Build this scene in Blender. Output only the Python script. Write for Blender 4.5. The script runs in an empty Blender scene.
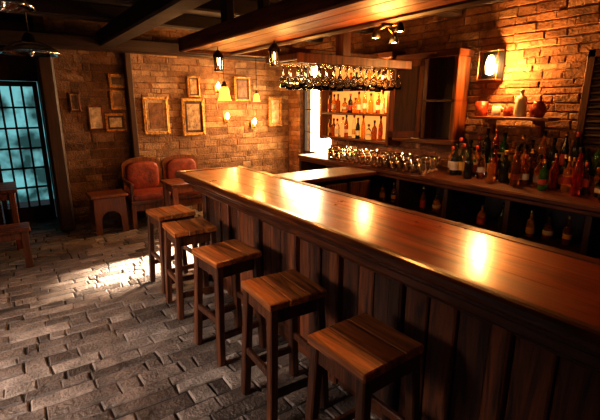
import bpy, bmesh, math, random
from mathutils import Vector, Matrix, Euler
random.seed(7)
scene = bpy.context.scene
col = scene.collection

# ------------------------------------------------------------------ materials
def nm(name):
    m = bpy.data.materials.new(name); m.use_nodes = True
    nt = m.node_tree
    return m, nt, nt.nodes['Principled BSDF'], nt.nodes.new, nt.links.new

def wood(name, c1, c2, axis='y', rough=0.45, coat=0.0, sc=1.0, bump=0.25, var=0.35):
    m, nt, b, N, L = nm(name)
    tc = N('ShaderNodeTexCoord'); mp = N('ShaderNodeMapping')
    s = {'x': (1.2, 14, 14), 'y': (14, 1.2, 14), 'z': (14, 14, 1.2)}[axis]
    mp.inputs['Scale'].default_value = [k*sc for k in s]
    at = N('ShaderNodeAttribute'); at.attribute_name = 'rnd'
    mul = N('ShaderNodeMath'); mul.operation = 'MULTIPLY'; mul.inputs[1].default_value = 37.0
    add = N('ShaderNodeVectorMath'); add.operation = 'ADD'
    L(tc.outputs['Object'], mp.inputs['Vector'])
    L(at.outputs['Fac'], mul.inputs[0])
    L(mp.outputs['Vector'], add.inputs[0]); L(mul.outputs[0], add.inputs[1])
    n = N('ShaderNodeTexNoise'); n.inputs['Scale'].default_value = 1.6
    n.inputs['Detail'].default_value = 9; n.inputs['Distortion'].default_value = 1.3
    n.inputs['Roughness'].default_value = 0.62
    L(add.outputs[0], n.inputs['Vector'])
    r = N('ShaderNodeValToRGB')
    r.color_ramp.elements[0].position = 0.32; r.color_ramp.elements[0].color = (*c1, 1)
    r.color_ramp.elements[1].position = 0.68; r.color_ramp.elements[1].color = (*c2, 1)
    L(n.outputs['Fac'], r.inputs['Fac'])
    hv = N('ShaderNodeHueSaturation')
    mr = N('ShaderNodeMapRange'); mr.inputs['To Min'].default_value = 1-var; mr.inputs['To Max'].default_value = 1+var
    L(at.outputs['Fac'], mr.inputs['Value']); L(mr.outputs[0], hv.inputs['Value'])
    L(r.outputs['Color'], hv.inputs['Color']); L(hv.outputs[0], b.inputs['Base Color'])
    rr = N('ShaderNodeMapRange'); rr.inputs['To Min'].default_value = rough-0.1; rr.inputs['To Max'].default_value = rough+0.15
    n2 = N('ShaderNodeTexNoise'); n2.inputs['Scale'].default_value = 5; n2.inputs['Detail'].default_value = 5
    L(tc.outputs['Object'], n2.inputs['Vector'])
    L(n2.outputs['Fac'], rr.inputs['Value']); L(rr.outputs[0], b.inputs['Roughness'])
    bp = N('ShaderNodeBump'); bp.inputs['Strength'].default_value = bump; bp.inputs['Distance'].default_value = 0.01
    L(n.outputs['Fac'], bp.inputs['Height']); L(bp.outputs[0], b.inputs['Normal'])
    b.inputs['Coat Weight'].default_value = coat; b.inputs['Coat Roughness'].default_value = 0.18
    return m

def brickmat(name, stops, rough=0.8, bump=0.5, spec=0.4):
    m, nt, b, N, L = nm(name)
    at = N('ShaderNodeAttribute'); at.attribute_name = 'rnd'
    r = N('ShaderNodeValToRGB'); cr = r.color_ramp
    while len(cr.elements) < len(stops): cr.elements.new(0.5)
    for e, (p, c) in zip(cr.elements, stops): e.position = p; e.color = (*c, 1)
    L(at.outputs['Fac'], r.inputs['Fac'])
    tc = N('ShaderNodeTexCoord')
    n = N('ShaderNodeTexNoise'); n.inputs['Scale'].default_value = 6; n.inputs['Detail'].default_value = 12
    n.inputs['Roughness'].default_value = 0.74
    L(tc.outputs['Object'], n.inputs['Vector'])
    mr = N('ShaderNodeMapRange'); mr.inputs['From Min'].default_value = 0.3; mr.inputs['From Max'].default_value = 0.7
    mr.inputs['To Min'].default_value = 0.25; mr.inputs['To Max'].default_value = 1.5
    L(n.outputs['Fac'], mr.inputs['Value'])
    hv = N('ShaderNodeHueSaturation'); L(mr.outputs[0], hv.inputs['Value']); L(r.outputs['Color'], hv.inputs['Color'])
    L(hv.outputs[0], b.inputs['Base Color'])
    n3 = N('ShaderNodeTexNoise'); n3.inputs['Scale'].default_value = 45; n3.inputs['Detail'].default_value = 6
    L(tc.outputs['Object'], n3.inputs['Vector'])
    ad = N('ShaderNodeMath'); ad.operation = 'ADD'; L(n.outputs['Fac'], ad.inputs[0]); L(n3.outputs['Fac'], ad.inputs[1])
    bp = N('ShaderNodeBump'); bp.inputs['Strength'].default_value = bump; bp.inputs['Distance'].default_value = 0.018
    L(ad.outputs[0], bp.inputs['Height']); L(bp.outputs[0], b.inputs['Normal'])
    rg = N('ShaderNodeMapRange'); rg.inputs['To Min'].default_value = rough-0.2; rg.inputs['To Max'].default_value = rough+0.15
    L(n.outputs['Fac'], rg.inputs['Value']); L(rg.outputs[0], b.inputs['Roughness'])
    b.inputs['Specular IOR Level'].default_value = spec
    return m

def plain(name, c, rough=0.5, metal=0.0, noise=0.0):
    m, nt, b, N, L = nm(name)
    b.inputs['Base Color'].default_value = (*c, 1)
    b.inputs['Roughness'].default_value = rough; b.inputs['Metallic'].default_value = metal
    if noise:
        tc = N('ShaderNodeTexCoord'); n = N('ShaderNodeTexNoise'); n.inputs['Scale'].default_value = noise; n.inputs['Detail'].default_value = 10
        n.inputs['Roughness'].default_value = 0.65
        L(tc.outputs['Object'], n.inputs['Vector'])
        r = N('ShaderNodeValToRGB')
        r.color_ramp.elements[0].position = 0.35; r.color_ramp.elements[0].color = (*[k*0.4 for k in c], 1)
        r.color_ramp.elements[1].position = 0.65; r.color_ramp.elements[1].color = (*[min(1, k*1.4) for k in c], 1)
        L(n.outputs['Fac'], r.inputs['Fac']); L(r.outputs['Color'], b.inputs['Base Color'])
        bp = N('ShaderNodeBump'); bp.inputs['Strength'].default_value = 0.5; bp.inputs['Distance'].default_value = 0.04
        L(n.outputs['Fac'], bp.inputs['Height']); L(bp.outputs[0], b.inputs['Normal'])
    return m

def glass(name, c, rough=0.03, tr=1.0):
    m, nt, b, N, L = nm(name)
    b.inputs['Base Color'].default_value = (*c, 1)
    b.inputs['Roughness'].default_value = rough
    b.inputs['Transmission Weight'].default_value = tr
    b.inputs['IOR'].default_value = 1.45
    return m

def emis(name, c, s):
    m, nt, b, N, L = nm(name)
    b.inputs['Base Color'].default_value = (*c, 1)
    b.inputs['Emission Color'].default_value = (*c, 1)
    b.inputs['Emission Strength'].default_value = s
    return m

DK1=(0.012,0.004,0.0015); DK2=(0.055,0.018,0.007)
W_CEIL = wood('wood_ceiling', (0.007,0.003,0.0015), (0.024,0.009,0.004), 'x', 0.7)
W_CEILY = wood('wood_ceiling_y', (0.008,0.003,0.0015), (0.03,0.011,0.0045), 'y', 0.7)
W_DARK_X = wood('wood_dark_x', DK1, DK2, 'x', 0.5)
W_DARK_Y = wood('wood_dark_y', DK1, DK2, 'y', 0.5)
W_DARK_Z = wood('wood_dark_z', DK1, DK2, 'z', 0.5)
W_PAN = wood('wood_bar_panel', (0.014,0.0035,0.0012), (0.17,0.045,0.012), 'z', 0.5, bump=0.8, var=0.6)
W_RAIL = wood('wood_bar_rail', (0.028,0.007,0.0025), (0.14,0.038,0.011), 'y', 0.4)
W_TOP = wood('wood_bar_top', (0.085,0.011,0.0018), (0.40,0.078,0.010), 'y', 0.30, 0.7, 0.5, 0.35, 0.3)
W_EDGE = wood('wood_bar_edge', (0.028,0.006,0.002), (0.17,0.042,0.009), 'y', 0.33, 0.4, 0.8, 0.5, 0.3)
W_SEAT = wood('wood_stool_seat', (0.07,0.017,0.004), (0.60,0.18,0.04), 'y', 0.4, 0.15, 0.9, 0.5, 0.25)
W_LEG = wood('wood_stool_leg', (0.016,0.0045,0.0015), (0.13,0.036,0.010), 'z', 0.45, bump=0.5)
W_CAN = wood('wood_canopy', (0.055,0.016,0.005), (0.26,0.080,0.023), 'y', 0.5, bump=0.5)
W_CHAIR = wood('wood_chair', (0.04,0.011,0.0035), (0.19,0.052,0.015), 'z', 0.42)
W_CAB = wood('wood_cabinet', (0.04,0.011,0.003), (0.2,0.052,0.012), 'z', 0.4)
BR_R = brickmat('brick_right', [(0,(0.20,0.082,0.034)),(0.35,(0.29,0.13,0.056)),(0.7,(0.36,0.17,0.08)),(1,(0.47,0.27,0.14))],bump=1.0)
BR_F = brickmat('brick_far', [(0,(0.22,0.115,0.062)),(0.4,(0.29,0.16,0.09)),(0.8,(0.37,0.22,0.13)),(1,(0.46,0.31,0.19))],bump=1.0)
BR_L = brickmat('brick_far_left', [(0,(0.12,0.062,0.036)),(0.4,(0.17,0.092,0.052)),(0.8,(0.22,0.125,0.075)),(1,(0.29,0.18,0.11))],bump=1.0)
BR_G = brickmat('brick_floor', [(0,(0.085,0.058,0.044)),(0.35,(0.16,0.112,0.087)),(0.7,(0.23,0.165,0.13)),(1,(0.34,0.255,0.205))], rough=0.44, bump=0.9, spec=0.6)
MORTAR = plain('mortar', (0.22,0.11,0.055), 0.95, 0, 14)
MORTAR_F = plain('mortar_floor', (0.045,0.03,0.022), 0.9, 0, 20)
PLASTER = plain('plaster_dark', (0.08,0.033,0.016), 0.9, 0, 4)
CUSH = plain('upholstery_red', (0.22,0.032,0.012), 0.5, 0, 7)
IRON = plain('iron_black', (0.02,0.017,0.015), 0.4, 0.8)
BRASS = plain('brass_aged', (0.5,0.3,0.1), 0.3, 1.0)
GOLD = plain('gilt_frame', (0.62,0.32,0.09), 0.35, 0.5, 30)
CREAM = plain('cream_paper', (0.42,0.27,0.15), 0.6, 0, 15)
ART1 = plain('art_sepia', (0.2,0.09,0.045), 0.35, 0, 9)
ART2 = plain('art_brown', (0.07,0.03,0.017), 0.3, 0, 12)
ART3 = plain('art_cream', (0.62,0.48,0.33), 0.5, 0, 10)
CERAM = plain('ceramic_red', (0.42,0.06,0.02), 0.3, 0, 8)
CERAW = plain('ceramic_white', (0.7,0.6,0.5), 0.3)
CLEAR = glass('glass_clear', (0.97,0.96,0.93))
G_GREEN = glass('glass_green', (0.10,0.30,0.05), 0.06, 0.75)
G_AMBER = glass('glass_amber', (0.9,0.36,0.05), 0.06, 0.75)
G_BROWN = glass('glass_brown', (0.42,0.12,0.025), 0.06, 0.75)
G_RED = glass('glass_red', (0.65,0.05,0.02), 0.06, 0.75)
G_DARK = plain('glass_dark_bottle', (0.018,0.018,0.010), 0.08)
L_WHITE = plain('label_white', (0.65,0.54,0.38), 0.6)
L_RED = plain('label_red', (0.42,0.05,0.025), 0.5)
L_YEL = plain('label_yellow', (0.65,0.36,0.06), 0.5)
E_BULB = emis('bulb_warm', (1.0,0.66,0.3), 45)
E_SHADE = emis('shade_amber_lit', (1.0,0.42,0.04), 4)
E_WIN = emis('window_backdrop_glow', (1.0,0.80,0.5), 16)
E_CANDLE = emis('candle_flame', (1.0,0.5,0.15), 30)
E_BACK = emis('shelf_glow_panel', (1.0,0.42,0.10), 0.75)  # added emission, stands in for light behind the shelf bottles

# ------------------------------------------------------------------ mesh builder
class MB:
    def __init__(s, name, mats):
        s.name=name; s.mats=mats; s.V=[]; s.F=[]; s.M=[]; s.S=[]; s.R=[]
    def mi(s, mat):
        if mat not in s.mats: s.mats.append(mat)
        return s.mats.index(mat)
    def add(s, vs, fs, mat, smooth=False, rnd=None):
        o=len(s.V); i=s.mi(mat); r = random.random() if rnd is None else rnd
        s.V += [tuple(v) for v in vs]
        for f in fs:
            s.F.append([k+o for k in f]); s.M.append(i); s.S.append(smooth); s.R.append(r)
    def box(s, lo, hi, mat, bev=0.005, rot=None, piv=None, rnd=None):
        lo=Vector(lo); hi=Vector(hi); c=(lo+hi)/2; h=(hi-lo)/2
        b=min(bev, min(h)*0.6)
        vs=[];fs=[]
        idx={}
        for sx in (-1,1):
            for sy in (-1,1):
                for sz in (-1,1):
                    for ax in range(3):
                        p=[sx*h[0],sy*h[1],sz*h[2]]
                        for k in range(3):
                            if k!=ax: p[k]-= (sx,sy,sz)[k]*b
                        idx[(sx,sy,sz,ax)]=len(vs); vs.append(Vector(p))
        for ax in range(3):
            a1,a2=[k for k in range(3) if k!=ax]
            for sg in (-1,1):
                q=[]
                for (p1,p2) in ((-1,-1),(1,-1),(1,1),(-1,1)):
                    t=[0,0,0]; t[ax]=sg; t[a1]=p1; t[a2]=p2
                    q.append(idx[(t[0],t[1],t[2],ax)])
                fs.append(q)
        for ax in range(3):
            a1,a2=[k for k in range(3) if k!=ax]
            for p1 in (-1,1):
                for p2 in (-1,1):
                    def g(e,face):
                        t=[0,0,0]; t[ax]=e; t[a1]=p1; t[a2]=p2
                        return idx[(t[0],t[1],t[2],face)]
                    fs.append([g(-1,a1),g(1,a1),g(1,a2),g(-1,a2)])
        for sx in (-1,1):
            for sy in (-1,1):
                for sz in (-1,1):
                    fs.append([idx[(sx,sy,sz,0)],idx[(sx,sy,sz,1)],idx[(sx,sy,sz,2)]])
        out=[]
        for f in fs:
            n=(vs[f[1]]-vs[f[0]]).cross(vs[f[2]]-vs[f[0]])
            cc=sum((vs[k] for k in f),Vector())/len(f)
            out.append(f if n.dot(cc)>0 else f[::-1])
        if rot is not None:
            R=Euler(rot).to_matrix(); pv=Vector(piv) if piv else c
            vs=[R@(v+c-pv)+pv for v in vs]
        else: vs=[v+c for v in vs]
        s.add(vs,out,mat,False,rnd)
    def beam(s, p0, p1, w, d, mat, up=(0,0,1), bev=0.004, rnd=None):
        p0=Vector(p0);p1=Vector(p1); ax=(p1-p0); L=ax.length; ax.normalize()
        u=Vector(up)
        if abs(u.dot(ax))>0.95: u=Vector((0,1,0))
        x=u.cross(ax).normalized(); y=ax.cross(x)
        n0=len(s.V)
        s.box((-w/2,-d/2,0),(w/2,d/2,L),mat,bev,rnd=rnd)
        for k in range(n0,len(s.V)):
            v=s.V[k]; s.V[k]=tuple(p0+x*v[0]+y*v[1]+ax*v[2])
    def lathe(s, prof, c=(0,0,0), seg=16, mat=None, smooth=True, M=None, rnd=None, sc=1.0):
        vs=[];fs=[]; c=Vector(c)
        for (r,z) in prof:
            for k in range(seg):
                a=2*math.pi*k/seg
                v=Vector((r*sc*math.cos(a),r*sc*math.sin(a),z*sc))
                if M is not None: v=M@v
                vs.append(v+c)
        for i in range(len(prof)-1):
            for k in range(seg):
                k2=(k+1)%seg
                fs.append([i*seg+k,i*seg+k2,(i+1)*seg+k2,(i+1)*seg+k])
        s.add(vs,fs,mat,smooth,rnd)
    def tube(s, p0, p1, r, mat, seg=8):
        p0=Vector(p0);p1=Vector(p1);d=p1-p0
        M=d.to_track_quat('Z','Y').to_matrix()
        s.lathe([(0.0001,0),(r,0),(r,d.length),(0.0001,d.length)],p0,seg,mat,True,M)
    def prism(s, poly, fn, t0, t1, mat, rnd=None):
        n=len(poly)
        vs=[fn(a,b,t0) for a,b in poly]+[fn(a,b,t1) for a,b in poly]
        fs=[list(range(n)),list(range(2*n-1,n-1,-1))]
        for k in range(n):
            k2=(k+1)%n; fs.append([k,k2,n+k2,n+k][::-1])
        s.add(vs,fs,mat,False,rnd)
    def cushion(s, lo, hi, mat, n=8, p=4.0):
        lo=Vector(lo);hi=Vector(hi);c=(lo+hi)/2;h=(hi-lo)/2
        def sp(v,e): return math.copysign(abs(v)**e,v)
        e=2/p; vs=[];fs=[]; A=n*4; B=n*2
        for i in range(B+1):
            ph=-math.pi/2+math.pi*i/B
            for k in range(A):
                th=2*math.pi*k/A
                vs.append((c[0]+h[0]*sp(math.cos(ph),e)*sp(math.cos(th),e), c[1]+h[1]*sp(math.cos(ph),e)*sp(math.sin(th),e), c[2]+h[2]*sp(math.sin(ph),e)))
        for i in range(B):
            for k in range(A):
                k2=(k+1)%A; fs.append([i*A+k,i*A+k2,(i+1)*A+k2,(i+1)*A+k])
        s.add(vs,fs,mat,True)
    def bricks(s, org, ux, vx, nx, W, H, bw, bh, mort, dep, mat, holes=(), jit=0.004, wj=0.15, tilt=0.0, cj=0.005):
        org=Vector(org);ux=Vector(ux);vx=Vector(vx);nx=Vector(nx)
        v=0; row=0
        while v < H-0.01:
            rh=min(bh*(1+random.uniform(-wj,wj)*0.6), H-v)
            u=-random.random()*bw*0.3 - (bw*0.5 if row%2 else 0)
            while u<W:
                w=bw*(1+random.uniform(-wj,wj)*2)
                u0=max(u,0)+mort/2; u1=min(u+w,W)-mort/2; v0=v+mort/2; v1=v+rh-mort/2
                segs=[(u0,u1)]
                for (a,b2,c2,d2) in holes:
                    if v1>c2 and v0<d2:
                        ns=[]
                        for (p,q) in segs:
                            if q<=a or p>=b2: ns.append((p,q)); continue
                            if p<a: ns.append((p,a))
                            if q>b2: ns.append((b2,q))
                        segs=ns
                for (p,q) in segs:
                    if q-p<0.02 or v1-v0<0.01: continue
                    dd=dep+random.uniform(-jit,jit); ch=min(0.009,(v1-v0)*0.25)
                    j=lambda: random.uniform(-cj,cj)
                    base=[(p,v0),(q,v0),(q,v1),(p,v1)]
                    base=[(a+j(),b3+j()) for a,b3 in base]
                    cu=(p+q)/2; cv=(v0+v1)/2
                    vs=[]
                    for a,b3 in base: vs.append(org+ux*a+vx*b3)
                    tl=[random.uniform(-tilt,tilt) for _ in range(4)]
                    for i,(a,b3) in enumerate(base): vs.append(org+ux*a+vx*b3+nx*(dd-ch+tl[i]))
                    for i,(a,b3) in enumerate(base):
                        a2=a+(ch if a<cu else -ch); b4=b3+(ch if b3<cv else -ch)
                        vs.append(org+ux*a2+vx*b4+nx*(dd+tl[i]))
                    fs=[[8,9,10,11]]
                    for k in range(4):
                        k2=(k+1)%4
                        fs.append([k,k2,4+k2,4+k]); fs.append([4+k,4+k2,8+k2,8+k])
                    if ux.cross(vx).dot(nx)<0: fs=[f[::-1] for f in fs]
                    s.add(vs,fs,mat,False)
                u+=w
            v+=rh; row+=1
    def done(s, loc=(0,0,0), rotz=0, parent=None):
        me=bpy.data.meshes.new(s.name); me.from_pydata(s.V,[],s.F)
        for m in s.mats: me.materials.append(m)
        me.polygons.foreach_set('material_index',s.M); me.polygons.foreach_set('use_smooth',s.S)
        at=me.attributes.new('rnd','FLOAT','FACE'); at.data.foreach_set('value',s.R)
        me.update()
        o=bpy.data.objects.new(s.name,me); col.objects.link(o)
        o.location=loc; o.rotation_euler=(0,0,rotz)
        if parent: o.parent=parent
        return o

# ------------------------------------------------------------------ dims
XR=4.4; YF=6.8; XL=-3.0; YB=-3.0; ZC=2.85
f=MB('floor',[])
f.box((XL-0.2,YB-0.2,-0.15),(XR+0.2,7.6,-0.014),MORTAR_F,0.001)
f.bricks((-1.4,0.2,-0.025),(1,0,0),(0,1,0),(0,0,1),5.8,7.3,0.25,0.122,0.009,0.025,BR_G,jit=0.004,wj=0.38,tilt=0.003,cj=0.008)
f.done()
WY0,WY1,WZ0,WZ1=5.46,6.36,0.85,2.42
w=MB('wall_right',[])
t=0.25
w.box((XR,YB,0),(XR+t,WY0,ZC),MORTAR,0.001)
w.box((XR,WY1,0),(XR+t,7.6,ZC),MORTAR,0.001)
w.box((XR,WY0,0),(XR+t,WY1,WZ0),MORTAR,0.001)
w.box((XR,WY0,WZ1),(XR+t,WY1,ZC),MORTAR,0.001)
w.bricks((XR,YF,0.0),(0,-1,0),(0,0,1),(-1,0,0),6.2,ZC,0.24,0.078,0.006,0.014,BR_R,holes=[(YF-WY1,YF-WY0,WZ0,WZ1)],jit=0.007,wj=0.36,tilt=0.005,cj=0.006)
w.done()
w=MB('wall_far',[])
w.box((0.62,YF,0),(XR,YF+t,ZC),MORTAR,0.001)
w.box((1.62,YF-0.09,0),(XR,YF,ZC),MORTAR,0.001)
w.bricks((1.62,YF-0.09,0),(1,0,0),(0,0,1),(0,-1,0),2.76,ZC,0.24,0.095,0.003,0.006,BR_F,jit=0.005,wj=0.45,tilt=0.004,cj=0.01)
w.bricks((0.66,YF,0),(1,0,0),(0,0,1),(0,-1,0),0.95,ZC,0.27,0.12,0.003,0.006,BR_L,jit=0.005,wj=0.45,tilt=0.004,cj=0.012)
w.box((0.5,YF,0),(0.62,7.6,ZC),PLASTER,0.001)
w.done()
w=MB('wall_door',[])
w.box((XL,7.4,0),(-0.2,7.6,ZC),PLASTER,0.001)
w.box((-0.2,7.4,2.06),(0.5,7.6,ZC),PLASTER,0.001)
w.done()
w=MB('wall_left',[]); w.box((XL-0.2,YB,0),(XL,7.6,ZC),PLASTER,0.001); w.done()
w=MB('wall_front',[])
w.box((XL,YB-0.2,0),(-2.6,YB,ZC),PLASTER,0.001); w.box((0.4,YB-0.2,0),(XR,YB,ZC),PLASTER,0.001)
w.box((-2.6,YB-0.2,0),(0.4,YB,0.8),PLASTER,0.001); w.box((-2.6,YB-0.2,2.4),(0.4,YB,ZC),PLASTER,0.001); w.done()
w=MB('ceiling',[]); 
y=YB
while y<7.6:
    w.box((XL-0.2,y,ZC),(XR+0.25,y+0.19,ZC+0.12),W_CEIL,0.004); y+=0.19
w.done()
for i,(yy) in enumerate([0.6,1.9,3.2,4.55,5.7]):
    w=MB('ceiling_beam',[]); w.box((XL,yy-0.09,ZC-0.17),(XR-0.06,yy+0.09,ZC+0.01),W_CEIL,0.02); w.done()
w=MB('ceiling_beam',[]); w.box((1.2,-1,ZC-0.36),(1.42,YF-0.2,ZC-0.16),W_CEILY,0.02); w.done()
w=MB('trim_1',[]); w.box((-1.5,YF-0.32,2.44),(XR-0.06,YF-0.13,2.62),W_DARK_X,0.02); w.done()
w=MB('timber_post',[]); w.box((0.45,YF-0.32,0),(0.64,YF-0.14,2.44),W_DARK_Z,0.03); w.done()
w=MB('trim_2',[]); w.box((1.55,YF-0.17,0),(1.64,YF-0.02,2.45),W_DARK_Z,0.012); w.done()

d=MB('door_1',[])
DX0,DX1,DY=-0.18,0.48,7.42
d.box((DX0,DY,0),(DX0+0.06,DY+0.06,2.05),W_CHAIR); d.box((DX1-0.06,DY,0),(DX1,DY+0.06,2.05),W_CHAIR)
d.box((DX0,DY,0),(DX1,DY+0.06,0.22),W_DARK_X); d.box((DX0,DY,1.98),(DX1,DY+0.06,2.05),W_DARK_X)
for k in range(1,4):
    x=DX0+0.06+(DX1-DX0-0.12)*k/4; d.box((x-0.013,DY+0.01,0.2),(x+0.013,DY+0.05,2.0),W_DARK_Z,0.002)
for k in range(1,6):
    z=0.22+1.76*k/6; d.box((DX0+0.05,DY+0.01,z-0.013),(DX1-0.05,DY+0.05,z+0.013),W_DARK_X,0.002)
d.tube((DX0+0.03,DY-0.04,0.95),(DX0+0.03,DY-0.04,1.15),0.01,BRASS)
d.tube((DX0+0.03,DY-0.04,1.0),(DX0+0.03,DY,1.0),0.008,BRASS); d.tube((DX0+0.03,DY-0.04,1.1),(DX0+0.03,DY,1.1),0.008,BRASS)
d.done()
m,nt,b,N,L=nm('door_backdrop_glow')
tc=N('ShaderNodeTexCoord'); n=N('ShaderNodeTexNoise'); n.inputs['Scale'].default_value=2.6; n.inputs['Detail'].default_value=3
L(tc.outputs['Object'],n.inputs['Vector']); r=N('ShaderNodeValToRGB')
r.color_ramp.elements[0].position=0.42; r.color_ramp.elements[0].color=(0.012,0.05,0.055,1)
r.color_ramp.elements[1].position=0.62; r.color_ramp.elements[1].color=(0.16,0.44,0.47,1)
L(n.outputs['Fac'],r.inputs['Fac']); L(r.outputs['Color'],b.inputs['Emission Color']); b.inputs['Emission Strength'].default_value=1.0
b.inputs['Base Color'].default_value=(0.05,0.1,0.1,1)
w=MB('door_backdrop',[]); w.box((-2.5,9.0,0),(2.5,9.1,3),m,0.001); w.done()  # glowing backdrop added beyond the door, outside light put into its emission
w=MB('window_backdrop',[]); w.box((6.9,4.5,-0.1),(7.0,10.5,3.4),E_WIN,0.001); w.done()  # glowing backdrop added outside the window, sunlight put into its emission
d=MB('window_1',[])
x0=XR+0.08
d.box((x0,WY0,WZ0),(x0+0.06,WY0+0.04,WZ1),W_DARK_Z); d.box((x0,WY1-0.04,WZ0),(x0+0.06,WY1,WZ1),W_DARK_Z)
d.box((x0,WY0,WZ0),(x0+0.06,WY1,WZ0+0.05),W_DARK_Y); d.box((x0,WY0,WZ1-0.05),(x0+0.06,WY1,WZ1),W_DARK_Y)
d.box((x0+0.02,(WY0+WY1)/2-0.01,WZ0),(x0+0.04,(WY0+WY1)/2+0.01,WZ1),W_DARK_Z)
for k in (1,2,3): 
    z=WZ0+(WZ1-WZ0)*k/4; d.box((x0+0.02,WY0,z-0.008),(x0+0.04,WY1,z+0.008),W_DARK_Y)
d.done()

# ------------------------------------------------------------------ bar
BX0,BX1,BY0,BY1=1.30,2.02,-0.6,4.02
b_=MB('bar_counter',[])
nb=3; bw=(BX1-0.06-(BX0+0.06))/nb
for k in range(nb):
    x=BX0+0.06+k*bw
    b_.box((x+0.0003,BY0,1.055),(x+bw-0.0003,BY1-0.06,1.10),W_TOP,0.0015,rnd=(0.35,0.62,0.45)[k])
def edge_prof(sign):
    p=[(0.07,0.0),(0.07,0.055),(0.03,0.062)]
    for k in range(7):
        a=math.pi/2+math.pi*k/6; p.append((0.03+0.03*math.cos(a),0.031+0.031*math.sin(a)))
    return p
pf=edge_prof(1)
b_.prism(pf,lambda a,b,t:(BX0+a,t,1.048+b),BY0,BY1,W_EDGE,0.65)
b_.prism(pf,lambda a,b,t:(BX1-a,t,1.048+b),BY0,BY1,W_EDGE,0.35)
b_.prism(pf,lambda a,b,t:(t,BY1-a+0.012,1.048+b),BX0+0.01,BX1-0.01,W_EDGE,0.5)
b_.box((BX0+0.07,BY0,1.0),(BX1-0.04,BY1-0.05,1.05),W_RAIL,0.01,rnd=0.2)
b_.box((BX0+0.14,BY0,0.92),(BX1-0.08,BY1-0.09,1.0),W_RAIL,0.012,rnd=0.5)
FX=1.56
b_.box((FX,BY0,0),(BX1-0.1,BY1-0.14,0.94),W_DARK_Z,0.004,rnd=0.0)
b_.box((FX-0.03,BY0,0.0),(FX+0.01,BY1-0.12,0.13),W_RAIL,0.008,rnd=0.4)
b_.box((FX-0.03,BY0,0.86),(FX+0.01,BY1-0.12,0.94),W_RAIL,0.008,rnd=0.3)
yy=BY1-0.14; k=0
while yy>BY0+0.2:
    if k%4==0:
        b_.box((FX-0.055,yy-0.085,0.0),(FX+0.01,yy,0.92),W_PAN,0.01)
        yy-=0.092
    else:
        ww=random.uniform(0.11,0.17)
        b_.box((FX-0.018-random.uniform(0,.014),yy-ww+0.010,0.12),(FX+0.01,yy,0.87),W_PAN,0.008,(0,0,random.uniform(-.03,.03)))
        yy-=ww
    k+=1
for k in range(3):
    x=FX+0.01+k*0.115; b_.box((x,BY1-0.15,0.1),(x+0.11,BY1-0.12,0.9),W_PAN,0.006)
b_.done()

r_=MB('bar_return_counter',[])
r_.box((BX1+0.01,3.48,0.93),(3.5,3.98,0.98),W_EDGE,0.01,rnd=0.2)
r_.box((BX1+0.01,3.56,0.0),(3.5,3.9,0.93),W_DARK_Z,0.006)
for k in range(4):
    x=2.06+k*0.36; r_.box((x,3.53,0.1),(x+0.31,3.57,0.88),W_PAN,0.01)
r_.done()

CZ=1.0; CX=3.6; XW=XR-0.055
c_=MB('back_bar_counter',[])
c_.box((CX-0.05,0.6,CZ-0.05),(XW,5.2,CZ),W_RAIL,0.012,rnd=0.6)
c_.box((CX-0.02,0.6,CZ-0.09),(CX+0.04,5.2,CZ-0.045),W_RAIL,0.008,rnd=0.3)
c_.box((4.28,0.6,0),(XW,5.2,CZ-0.05),W_DARK_Z,0.003)
c_.box((CX,0.6,0.0),(4.3,5.2,0.1),W_DARK_Y,0.003)
c_.box((CX+0.05,0.6,0.5),(4.3,5.2,0.53),W_DARK_Y,0.003)
for k in range(8):
    y=0.62+k*0.65; c_.box((CX,y,0.0),(4.3,y+0.05,CZ-0.05),W_DARK_Z,0.004)
c_.done()

# ------------------------------------------------------------------ bottles & glasses
P_WINE=[(0.0001,0),(0.034,0),(0.036,0.01),(0.036,0.17),(0.033,0.2),(0.018,0.235),(0.0135,0.25),(0.0135,0.3),(0.016,0.3),(0.016,0.315),(0.0001,0.316)]
P_SPIR=[(0.0001,0),(0.038,0),(0.041,0.01),(0.041,0.15),(0.036,0.18),(0.02,0.2),(0.014,0.215),(0.014,0.26),(0.017,0.262),(0.017,0.285),(0.0001,0.286)]
P_TALL=[(0.0001,0),(0.03,0),(0.032,0.01),(0.034,0.18),(0.026,0.24),(0.014,0.29),(0.012,0.33),(0.015,0.332),(0.015,0.35),(0.0001,0.351)]
P_SQT=[(0.0001,0),(0.048,0),(0.052,0.012),(0.05,0.11),(0.035,0.15),(0.016,0.165),(0.015,0.2),(0.021,0.203),(0.021,0.225),(0.0001,0.226)]
BM=[G_AMBER,G_AMBER,G_AMBER,G_BROWN,G_BROWN,G_GREEN,G_DARK,CLEAR,CLEAR,G_RED]
LM=[L_WHITE,L_YEL,L_RED,L_WHITE]
def bottle(mb,x,y,z,sc=None,g=None):
    P=random.choice([P_WINE,P_SPIR,P_SPIR,P_TALL,P_SQT]); sc=sc or random.uniform(0.92,1.15)
    mb.lathe(P,(x,y,z+0.001),12,g or random.choice(BM),True,sc=sc)
    r=P[3][0]+0.0012; h=P[3][1]
    if random.random()<0.6:
        mb.lathe([(r,h*random.uniform(0.25,0.45)),(r,h*random.uniform(0.7,0.9))],(x,y,z+0.001),12,random.choice(LM),True,sc=sc)
    zt=P[-1][1]; mb.lathe([(0.0175,zt-0.03),(0.0175,zt+0.004),(0.0001,zt+0.006)],(x,y,z+0.001),10,random.choice([IRON,L_RED,BRASS,IRON]),True,sc=sc)
bt=MB('liquor_bottles',[])
bt.box((4.12,1.0,CZ+0.001),(4.27,2.88,CZ+0.13),W_DARK_Y,0.006)
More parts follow.
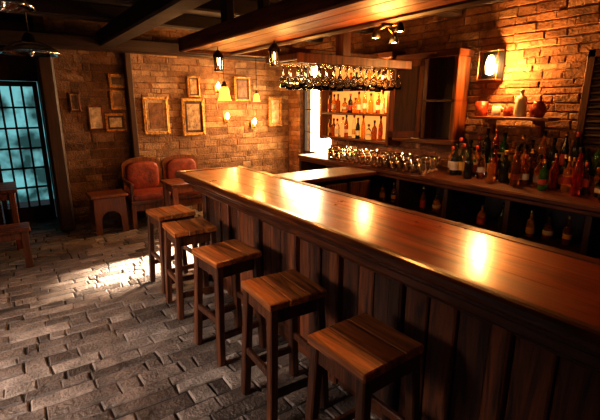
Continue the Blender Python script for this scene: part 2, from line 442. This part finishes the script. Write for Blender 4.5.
for bx,bz,y,y1,s0,s1 in ((4.2,CZ+0.13,1.05,2.84,.085,.10),(4.06,CZ,1.1,2.9,.08,.1),(3.95,CZ,1.15,2.85,.09,.14),(3.84,CZ,1.3,2.7,.15,.35)):
    while y<y1: bottle(bt,bx+random.uniform(-.012,.012),y,bz); y+=random.uniform(s0,s1)
bt.done()
bt=MB('under_counter_bottles',[])
y=0.9
while y<4.6:
    if (y-0.62)%0.65>0.1 and (y-0.62)%0.65<0.6:
        bottle(bt,3.95+random.uniform(-.08,.05),y,0.53,0.9,random.choice([G_DARK,G_BROWN,G_AMBER]))
    y+=random.uniform(0.1,0.22)
bt.done()
TUM=[(0.0001,0.006),(0.028,0.006),(0.036,0.12),(0.039,0.12),(0.031,0.0),(0.0001,0.0)]
gl=MB('bar_tumblers',[])
for r in range(4):
    y=2.95+r*0.03
    while y<4.6:
        gl.lathe(TUM,(3.65+r*0.11,y,CZ+0.001),14,CLEAR,True,sc=random.uniform(1.0,1.35)); y+=0.105
gl.done()
HY0,HY1=3.42,3.85
rk=MB('stemware_rack',[])
RX=3.83
rk.box((1.93,3.86,2.2),(RX,3.97,2.31),W_CAN,0.01,rnd=0.1)
for x in (2.3,RX-0.06): rk.box((x,HY0-0.05,2.14),(x+0.06,HY1+0.1,2.2),W_CAB,0.006)
for k in range(16):
    x=2.36+k*0.095; rk.tube((x,HY0-0.04,2.125),(x,HY1-0.02,2.125),0.006,BRASS,6)
rk.box((2.3,HY0-0.08,2.11),(RX,HY0-0.04,2.2),W_CAB,0.006)
rk.box((2.95,3.5,2.2),(3.07,3.62,ZC-0.02),W_CAB,0.012)
rk.done()
GP=[(0.033,0),(0.034,0.002),(0.005,0.008),(0.0045,0.09),(0.012,0.1),(0.036,0.13),(0.04,0.165),(0.033,0.215),(0.031,0.215),(0.038,0.165),(0.034,0.132),(0.0001,0.104)]
gl=MB('hanging_wine_glasses',[])
Mf=Matrix.Rotation(math.pi,3,'X')
for k in range(15):
    for r in range(4):
        if random.random()<0.88:
            gl.lathe(GP,(2.41+k*0.095,HY0+0.03+r*0.11,2.118),12,CLEAR,True,Mf,sc=random.uniform(0.95,1.15))
gl.done()
s_=MB('bottle_display_shelf',[])
SX=XR-0.28; SY0,SY1=3.92,5.40
xb=XR-0.055
s_.box((xb-0.02,SY0,1.22),(xb,SY1,2.36),W_CAB,0.003,rnd=0.9)
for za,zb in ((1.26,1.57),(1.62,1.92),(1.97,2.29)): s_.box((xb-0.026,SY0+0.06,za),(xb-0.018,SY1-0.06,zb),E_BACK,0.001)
for z in (1.24,1.6,1.95): s_.box((SX,SY0,z-0.02),(xb,SY1,z+0.01),W_RAIL,0.004,rnd=0.9)
s_.box((SX-0.02,SY0-0.02,2.3),(xb,SY1+0.02,2.38),W_RAIL,0.01)
for y in (SY0,SY1-0.05): s_.box((SX-0.01,y,1.2),(xb,y+0.05,2.34),W_CAB,0.006)
for z in (1.25,1.61,1.96):
    y=SY0+0.1
    while y<SY1-0.1:
        bottle(s_,SX+0.08+random.uniform(-.01,.03),y,z,0.92,random.choice([CLEAR,CLEAR,CLEAR,G_AMBER,G_AMBER,G_BROWN,G_DARK]))
        y+=random.uniform(0.085,0.14)
s_.done()
s_=MB('wall_cabinet',[])
y0,y1=2.95,3.8
s_.box((xb-0.02,y0,1.32),(xb,y1,2.26),W_DARK_Z,0.003)
s_.box((SX,y0,1.30),(xb,y0+0.05,2.28),W_CAB,0.006); s_.box((SX,y1-0.05,1.30),(xb,y1,2.28),W_CAB,0.006)
s_.box((SX,(y0+y1)/2-0.03,1.30),(xb,(y0+y1)/2+0.03,2.28),W_CAB,0.006)
s_.box((SX-0.03,y0-0.03,2.24),(xb,y1+0.03,2.32),W_RAIL,0.01); s_.box((SX-0.03,y0-0.03,1.28),(xb,y1+0.03,1.34),W_RAIL,0.01)
s_.box((SX,y0,1.76),(xb,y1,1.79),W_RAIL,0.004)
hx,hy=SX-0.01,(y0+y1)/2+0.02
R=(0,0,math.radians(40))
s_.box((hx-0.03,hy,1.34),(hx,hy+0.06,2.24),W_CAB,0.006,R,(hx,hy,1.8))
s_.box((hx-0.03,hy+0.32,1.34),(hx,hy+0.38,2.24),W_CAB,0.006,R,(hx,hy,1.8))
s_.box((hx-0.03,hy,1.34),(hx,hy+0.38,1.42),W_CAB,0.006,R,(hx,hy,1.8))
s_.box((hx-0.03,hy,2.16),(hx,hy+0.38,2.24),W_CAB,0.006,R,(hx,hy,1.8))
s_.box((hx-0.02,hy+0.05,1.4),(hx-0.01,hy+0.33,2.18),W_DARK_Z,0.002,R,(hx,hy,1.8))
s_.done()
s_=MB('wall_shelf',[])
s_.box((XR-0.26,1.95,1.585),(XR-0.045,2.78,1.615),W_CAN,0.006,rnd=0.9)
for y in (2.1,2.6):
    s_.prism([(0,0),(-.18,0),(-.17,-.03),(-.06,-.06),(-.03,-.15),(0,-.16)],lambda a,b,t:(XR-0.045+a,t,1.585+b),y-0.015,y+0.015,W_CAB)
s_.done()
def mug(name,x,y,z,mat,sc=1.0):
    m_=MB(name,[])
    m_.lathe([(0.0001,0),(0.038,0),(0.042,0.01),(0.042,0.1),(0.037,0.1),(0.037,0.012),(0.0001,0.01)],(0,0,0),20,mat,True,sc=sc)
    pts=[(0.04,0.08),(0.065,0.08),(0.075,0.065),(0.075,0.035),(0.062,0.022),(0.04,0.022)]
    for p,q in zip(pts[:-1],pts[1:]): m_.tube((0,-p[0]*sc,p[1]*sc),(0,-q[0]*sc,q[1]*sc),0.006*sc,mat,8)
    return m_.done((x,y,z+0.001))
mug('beer_mug',4.22,2.69,1.615,CERAM,1.5); mug('beer_mug',4.22,2.52,1.615,CERAW,1.05); mug('beer_mug',4.23,2.40,1.615,CERAM,1.0)
m_=MB('stoneware_bottle',[]); m_.lathe([(0.0001,0),(0.05,0),(0.055,0.02),(0.055,0.16),(0.045,0.195),(0.018,0.21),(0.018,0.245),(0.024,0.248),(0.024,0.26),(0.0001,0.26)],(0,0,0),20,L_WHITE,True); m_.done((4.22,2.27,1.616))
m_=MB('clay_jug',[]); m_.lathe([(0.0001,0),(0.05,0),(0.075,0.05),(0.07,0.1),(0.045,0.13),(0.05,0.15),(0.045,0.15),(0.0001,0.12)],(0,0,0),20,CERAM,True)
for p,q in zip([(.045,.14),(.09,.13),(.1,.09)],[(.09,.13),(.1,.09),(.072,.06)]): m_.tube((0,-p[0],p[1]),(0,-q[0],q[1]),0.008,CERAM)
m_.done((4.22,2.1,1.616))
s_=MB('window_2',[])
s_.box((XR-0.09,1.2,1.35),(XR-0.055,1.74,2.15),W_DARK_Z,0.005)
for y in (1.16,1.70): s_.box((XR-0.12,y,1.3),(XR-0.05,y+0.07,2.2),W_CAB,0.008)
for z in (1.3,2.13): s_.box((XR-0.12,1.16,z),(XR-0.05,1.77,z+0.07),W_CAB,0.008)
for k in range(12): s_.box((XR-0.115,1.23,1.39+k*0.061),(XR-0.08,1.70,1.43+k*0.061),W_DARK_Y,0.004,(0,0.5,0))
s_.done()

# ------------------------------------------------------------------ canopy
c_=MB('bar_canopy',[])
for k in range(3):
    x=1.43+k*0.15; c_.box((x,-0.6,2.215),(x+0.147,3.84,2.245),W_CAN,0.004)
c_.box((1.38,-0.6,2.19),(1.43,3.9,2.31),W_CAN,0.012,rnd=0.9)
c_.box((1.86,-0.6,2.19),(1.92,3.86,2.29),W_DARK_Y,0.012,rnd=0.6)
c_.box((1.38,3.84,2.19),(1.92,3.9,2.31),W_CAN,0.01,rnd=0.6)
for y in (0.6,1.9,3.2):
    c_.box((1.44,y-0.04,2.245),(1.87,y+0.04,2.31),W_DARK_X,0.01)
    for x in (1.5,1.82): c_.box((x,y-0.04,2.28),(x+0.08,y+0.04,ZC-0.17),W_DARK_Z,0.01)
c_.done()

# ------------------------------------------------------------------ stools
def stool(x,y,rz,s=0.36,h=0.75):
    m_=MB('bar_stool',[])
    n=3; w=s/n
    for k in range(n):
        e=random.uniform(-0.004,0.004)
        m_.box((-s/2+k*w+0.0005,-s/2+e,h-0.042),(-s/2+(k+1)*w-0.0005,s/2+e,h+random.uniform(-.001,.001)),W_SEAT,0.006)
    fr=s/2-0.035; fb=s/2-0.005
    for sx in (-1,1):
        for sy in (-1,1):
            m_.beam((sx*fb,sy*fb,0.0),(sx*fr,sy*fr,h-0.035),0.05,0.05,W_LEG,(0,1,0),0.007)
    def at(z): return fb+(fr-fb)*z/(h-0.035)
    z=h-0.085; hh=0.085; a=at(z)
    for sg in (-1,1):
        m_.box((-a,sg*a-0.012,z-hh/2),(a,sg*a+0.012,z+hh/2),W_LEG,0.004)
        m_.box((sg*a-0.012,-a,z-hh/2),(sg*a+0.012,a,z+hh/2),W_LEG,0.004)
    for sg in (-1,1):
        a=at(0.2); m_.box((-a,sg*a-0.014,0.18),(a,sg*a+0.014,0.225),W_LEG,0.005)
        a=at(0.3); m_.box((sg*a-0.014,-a,0.29),(sg*a+0.014,a,0.335),W_LEG,0.005)
    return m_.done((x,y,0.003),rz)
stool(1.16,1.18,0.03); stool(1.17,1.86,-0.05); stool(1.16,2.58,0.08); stool(1.17,3.34,-0.04); stool(1.20,3.92,0.05)

# ------------------------------------------------------------------ far furniture
def arch(w,h,n=12):
    p=[(-w/2,0),(w/2,0),(w/2,h*0.78)]
    for k in range(1,n):
        a=math.pi*k/n; p.append((w/2*math.cos(a),h*0.78+h*0.22*math.sin(a)))
    p.append((-w/2,h*0.78)); return p
m_=MB('upholstered_settle',[])
m_.box((-0.6,-0.27,0.34),(0.6,0.24,0.40),W_CHAIR,0.01)
m_.box((-0.58,-0.22,0.24),(0.58,-0.2,0.34),W_CHAIR,0.006)
for sx in (-0.3,0.3):
    m_.cushion((sx-0.29,-0.27,0.38),(sx+0.29,0.18,0.50),CUSH,8,6.0)
    m_.prism(arch(0.57,0.52),lambda a,b,t:(sx+a,t+b*0.08,0.44+b),0.19,0.225,W_CHAIR,0.9)
    m_.cushion((sx-0.235,0.13,0.48),(sx+0.235,0.23,0.90),CUSH,8,4.0)
for sx in (-0.57,0.57):
    for sy in (-0.22,0.2): m_.box((sx-0.03,sy-0.03,0),(sx+0.03,sy+0.03,0.38),W_CHAIR)
    m_.box((sx-0.025,-0.25,0.62),(sx+0.025,0.22,0.66),W_CHAIR,0.012)
    m_.box((sx-0.022,-0.24,0.38),(sx+0.022,-0.19,0.63),W_CHAIR,0.008)
m_.box((-0.57,0.18,0.12),(0.57,0.2,0.18),W_CHAIR)
m_.done((1.92,6.32,0.003))
m_=MB('low_wooden_stool',[])
m_.box((-0.24,-0.2,0.5),(0.24,0.2,0.545),W_CHAIR,0.014)
for sy in (-0.17,0.15):
    P=[(-0.21,0),(-0.13,0),(-0.125,0.2)]+[(0.125*math.cos(math.pi*(1-k/8)),0.2+0.12*math.sin(math.pi*k/8)) for k in range(1,8)]+[(0.125,0.2),(0.13,0),(0.21,0),(0.2,0.5),(-0.2,0.5)]
    m_.prism(P,lambda a,b,t:(a,t,b),sy,sy+0.025,W_CHAIR,0.6)
for sx in (-0.2,0.18): m_.box((sx,-0.16,0.1),(sx+0.02,0.17,0.5),W_CHAIR)
m_.done((1.04,6.2,0.003))
def table(name,x0,x1,y0,y1,h,mt=W_CHAIR):
    cx,cy=(x0+x1)/2,(y0+y1)/2; X=(x1-x0)/2; Y=(y1-y0)/2
    m_=MB(name,[])
    n=4
    for k in range(n): m_.box((-X,-Y+2*Y*k/n+0.001,h-0.04),(X,-Y+2*Y*(k+1)/n-0.001,h),mt,0.006)
    for sx in (-1,1):
        for sy in (-1,1): m_.box((sx*(X-0.06)-0.035,sy*(Y-0.06)-0.035,0),(sx*(X-0.06)+0.035,sy*(Y-0.06)+0.035,h-0.03),W_CHAIR,0.008)
        m_.box((sx*(X-0.06)-0.015,-Y+0.06,h-0.13),(sx*(X-0.06)+0.015,Y-0.06,h-0.04),W_CHAIR)
        m_.box((-X+0.06,sx*(Y-0.06)-0.015,h-0.13),(X-0.06,sx*(Y-0.06)+0.015,h-0.04),W_CHAIR)
    return m_.done((cx,cy,0.003))
table('tavern_table',1.66,2.4,5.3,5.8,0.72)
table('dining_table',-1.1,0.02,5.95,6.6,0.75)
table('wooden_bench',-1.1,0.08,5.2,5.5,0.45)

def picture(x,z,w,h,fm,am,y=YF-0.125,fw=0.03,mt=None):
    m_=MB('framed_picture',[])
    for lo,hi in (((-w/2,-h/2),(-w/2+fw,h/2)),((w/2-fw,-h/2),(w/2,h/2)),((-w/2,-h/2),(w/2,-h/2+fw)),((-w/2,h/2-fw),(w/2,h/2))):
        m_.box((lo[0],-0.025,lo[1]),(hi[0],0,hi[1]),fm,0.008)
    i=fw*0.75; j=fw*0.35
    for lo,hi in (((-w/2+i,-h/2+i),(-w/2+i+j,h/2-i)),((w/2-i-j,-h/2+i),(w/2-i,h/2-i)),((-w/2+i,-h/2+i),(w/2-i,-h/2+i+j)),((-w/2+i,h/2-i-j),(w/2-i,h/2-i))):
        m_.box((lo[0],-0.032,lo[1]),(hi[0],-0.01,hi[1]),fm,0.004)
    for sx in (-1,1):
        for sz in (-1,1):
            m_.lathe([(0.0001,0.012),(fw*0.5,0.006),(fw*0.62,0.0)],(sx*(w/2-fw/2),-0.024,sz*(h/2-fw/2)),10,fm,True,Matrix.Rotation(math.pi/2,3,'X'))
    m_.box((-w/2+fw*0.8,-0.012,-h/2+fw*0.8),(w/2-fw*0.8,-0.002,h/2-fw*0.8),mt or CREAM,0.001)
    q=0.2*min(w,h)
    m_.box((-w/2+fw+q*0.6,-0.016,-h/2+fw+q*0.6),(w/2-fw-q*0.6,-0.01,h/2-fw-q*0.6),am,0.001)
    return m_.done((x,y,z))
yl=YF-0.018
picture(1.11,1.54,0.21,0.34,W_CAN,ART3,yl,0.02,ART3); picture(1.44,2.06,0.22,0.19,GOLD,ART2,yl,0.02)
picture(1.43,1.79,0.21,0.28,GOLD,ART1,yl,0.025); picture(1.37,1.47,0.29,0.26,GOLD,ART3,yl,0.03,ART2)
picture(1.94,1.56,0.39,0.56,GOLD,ART1,mt=CREAM,fw=0.04); picture(2.53,1.53,0.38,0.58,GOLD,CREAM,mt=ART2,fw=0.04); picture(2.56,2.0,0.21,0.32,GOLD,CREAM,fw=0.025,mt=ART2)
picture(4.07,1.6,0.28,0.52,GOLD,ART3); picture(3.42,1.98,0.3,0.4,GOLD,ART1,mt=ART2)
picture(0.86,1.76,0.14,0.26,W_CAB,ART2,yl,0.02)

# ------------------------------------------------------------------ lamps
def light(name,loc,e,c,r=0.05,typ='POINT'):
    l=bpy.data.lights.new(name,typ); l.energy=e; l.color=c
    if typ=='POINT': l.shadow_soft_size=r
    o=bpy.data.objects.new(name,l); col.objects.link(o); o.location=loc; return o
WARM=(1.0,0.40,0.09)
def pendant(x,y,z,mat,sc=1.0,ztop=ZC):
    m_=MB('pendant_lamp',[])
    m_.tube((0,0,0.1),(0,0,ztop-z),0.004,IRON,6)
    m_.lathe([(0.0001,0.12),(0.02,0.11),(0.03,0.08),(0.035,0.06)],(0,0,0),18,BRASS,True,sc=sc)
    m_.lathe([(0.035,0.06),(0.05,0.03),(0.055,-0.02),(0.066,-0.07),(0.078,-0.085),(0.074,-0.085),(0.05,-0.02),(0.03,0.055)],(0,0,0),18,mat,True,sc=sc)
    m_.lathe([(0.012,0.05),(0.022,0.0),(0.018,-0.03),(0.0001,-0.045)],(0,0,0),12,E_BULB,True,sc=sc)
    m_.done((x,y,z))
pendant(2.04,4.4,1.86,E_SHADE); light('pendant_glow',(2.04,4.4,1.72),15,WARM)
pendant(2.55,4.6,1.82,E_SHADE,0.62); light('pendant_glow',(2.55,4.6,1.70),12,WARM)
def lantern(x,y,z,ztop):
    m_=MB('hanging_lantern',[])
    m_.tube((0,0,0.09),(0,0,ztop-z),0.004,IRON,6)
    m_.lathe([(0.0001,0.1),(0.02,0.09),(0.05,0.05),(0.055,0.045)],(0,0,0),16,IRON)
    for k in range(4):
        a=k*math.pi/2+0.4; m_.tube((0.045*math.cos(a),0.045*math.sin(a),0.05),(0.038*math.cos(a),0.038*math.sin(a),-0.06),0.004,IRON,6)
    m_.lathe([(0.04,-0.06),(0.045,-0.065),(0.03,-0.075),(0.0001,-0.075)],(0,0,0),16,IRON)
    m_.lathe([(0.04,0.045),(0.034,-0.06)],(0,0,0),16,CLEAR)
    m_.lathe([(0.006,0.03),(0.009,0.0),(0.005,-0.02),(0.0001,-0.025)],(0,0,0),10,E_CANDLE)
    m_.done((x,y,z))
lantern(1.6,3.55,2.09,2.215); lantern(1.8,2.95,2.1,2.215)
light('lantern_glow',(1.62,3.45,1.98),5,WARM); light('lantern_glow',(1.82,2.85,1.98),8,WARM)
m_=MB('ceiling_spotlights',[])
m_.lathe([(0.0001,0.03),(0.035,0.03),(0.035,0.015),(0.0001,0.015)],(0,0,0),16,IRON)
for dx,dy,dz in ((-0.02,0.07,-0.02),(0.05,-0.01,-0.05),(0.02,-0.08,-0.0)):
    m_.tube((0,0,0.02),(dx,dy,dz+0.02),0.004,BRASS,6)
    m_.lathe([(0.01,0.03),(0.016,0.02),(0.03,-0.02),(0.028,-0.02),(0.012,0.015)],(dx,dy,dz),14,IRON)
    m_.lathe([(0.0001,0.01),(0.014,0.0),(0.018,-0.016),(0.0001,-0.022)],(dx,dy,dz),12,E_BULB)
m_.done((1.9,1.86,2.16))
light('spotlights_glow',(1.9,1.86,2.05),26,WARM,0.09)
m_=MB('wall_sconce',[])
m_.box((-0.02,-0.12,-0.15),(0.0,0.12,0.15),IRON,0.004)
for y in (-0.11,0.1):
    m_.box((-0.12,y,-0.14),(-0.108,y+0.012,0.14),BRASS,0.003)
for z in (-0.15,0.14):
    m_.box((-0.12,-0.11,z),(0,0.112,z+0.012),BRASS,0.003)
m_.box((-0.112,-0.1,-0.14),(-0.108,0.1,0.14),CLEAR,0.001)
m_.lathe([(0.0001,-0.1),(0.04,-0.08),(0.05,0.0),(0.04,0.06),(0.02,0.1),(0.0001,0.105)],(-0.06,0,0),14,E_BULB)
m_.done((XR-0.055,2.68,2.13))
light('sconce_glow',(XR-0.22,2.5,2.1),58,(1,0.46,0.13),0.04)
light('shelf_lamp_glow',(3.95,4.15,1.98),34,(1,0.5,0.16),0.08)
for x,z in ((3.09,1.5),(3.6,1.4),(2.95,1.98)):
    m_=MB('candle_sconce',[])
    m_.box((-0.03,-0.015,-0.1),(0.03,0,0.05),BRASS,0.004)
    m_.tube((0,-0.01,-0.07),(0,-0.09,-0.07),0.006,BRASS); m_.lathe([(0.0001,-0.07),(0.03,-0.068),(0.035,-0.055)],(0,-0.09,0),14,BRASS)
    m_.tube((0,-0.09,-0.07),(0,-0.09,-0.02),0.013,CREAM)
    m_.lathe([(0.0001,-0.02),(0.028,0.01),(0.034,0.04),(0.02,0.075),(0.0001,0.1)],(0,-0.09,0),12,E_CANDLE)
    m_.done((x,YF-0.125,z)); light('candle_glow',(x,YF-0.40,z+0.05),8,WARM,0.03)
light('far_room_glow',(2.1,5.8,2.25),12,(1,0.46,0.14),0.05)
def bowl(x,y,z,r):
    m_=MB('glass_bowl_pendant',[])
    m_.tube((0,0,0.12),(0,0,ZC-0.0-z),0.006,IRON,6)
    m_.lathe([(0.0001,0.14),(0.03,0.13),(0.05,0.09),(0.06,0.07)],(0,0,0),20,IRON)
    m_.lathe([(0.06,0.07),(r*0.6,0.05),(r,-0.01),(r*1.02,-0.03),(r*0.97,-0.03),(r*0.58,0.04),(0.05,0.06)],(0,0,0),28,CLEAR)
    m_.lathe([(0.02,0.06),(0.03,0.0),(0.02,-0.04),(0.0001,-0.05)],(0,0,0),14,CLEAR)
    m_.done((x,y,z))
bowl(0.27,4.3,2.17,0.22); bowl(0.1,3.75,2.42,0.2)

# ------------------------------------------------------------------ daylight
def spot(name,loc,tgt,e,c,size,blend):
    sp=bpy.data.lights.new(name,'SPOT'); sp.energy=e; sp.color=c; sp.spot_size=math.radians(size); sp.spot_blend=blend; sp.shadow_soft_size=0.12
    o=bpy.data.objects.new(name,sp); col.objects.link(o); o.location=loc
    o.rotation_euler=(Vector(tgt)-Vector(loc)).to_track_quat('-Z','Y').to_euler()
spot('sun_through_window',(6.2,6.75,3.05),(1.35,4.75,0),62000,(1,0.85,0.66),11,1.0)
def area(name,loc,tgt,sx,sy,e,c,spread=180):
    al=bpy.data.lights.new(name,'AREA'); al.shape='RECTANGLE'; al.size=sx; al.size_y=sy; al.energy=e; al.color=c; al.spread=math.radians(spread)
    o=bpy.data.objects.new(name,al); col.objects.link(o); o.location=loc
    o.rotation_euler=(Vector(tgt)-Vector(loc)).to_track_quat('-Z','Y').to_euler()
area('window_skylight',(XR-0.06,5.9,1.65),(0.5,4.8,0.6),0.8,1.4,58,(1,0.62,0.27))
area('left_floor_fill',(-2.9,2.4,1.9),(-0.5,2.9,0),1.6,1.1,72,(1.0,0.90,0.82),72)  # added fill for the floor; the left wall has no opening
area('front_warm_fill',(-1.1,-2.95,1.6),(0.0,3.0,0.2),3.0,1.5,4.5,(1,0.6,0.34))  # warm fill added behind the camera for bar front and stools
light('window_halo_fill',(3.85,5.95,1.75),16,(1,0.62,0.24),0.1)  # added point light, gives the brick corner a warm halo

wd=bpy.data.worlds.new('World'); scene.world=wd; wd.use_nodes=True
wd.node_tree.nodes['Background'].inputs[0].default_value=(0.5,0.6,0.7,1); wd.node_tree.nodes['Background'].inputs[1].default_value=0.05

# ------------------------------------------------------------------ camera
cam=bpy.data.cameras.new('camera'); cam.sensor_width=36; cam.lens=420/600*36
co=bpy.data.objects.new('camera',cam); col.objects.link(co); co.location=(0,0,1.75)
th=math.radians(34.7); ph=math.radians(14.3)
Fv=Vector((math.sin(th)*math.cos(ph),math.cos(th)*math.cos(ph),-math.sin(ph)))
co.rotation_euler=Fv.to_track_quat('-Z','Y').to_euler()
scene.camera=co
scene.view_settings.view_transform='Standard'
for lk in ('Medium High Contrast','Standard - Medium High Contrast'):
    try:
        scene.view_settings.look=lk; break
    except Exception: pass
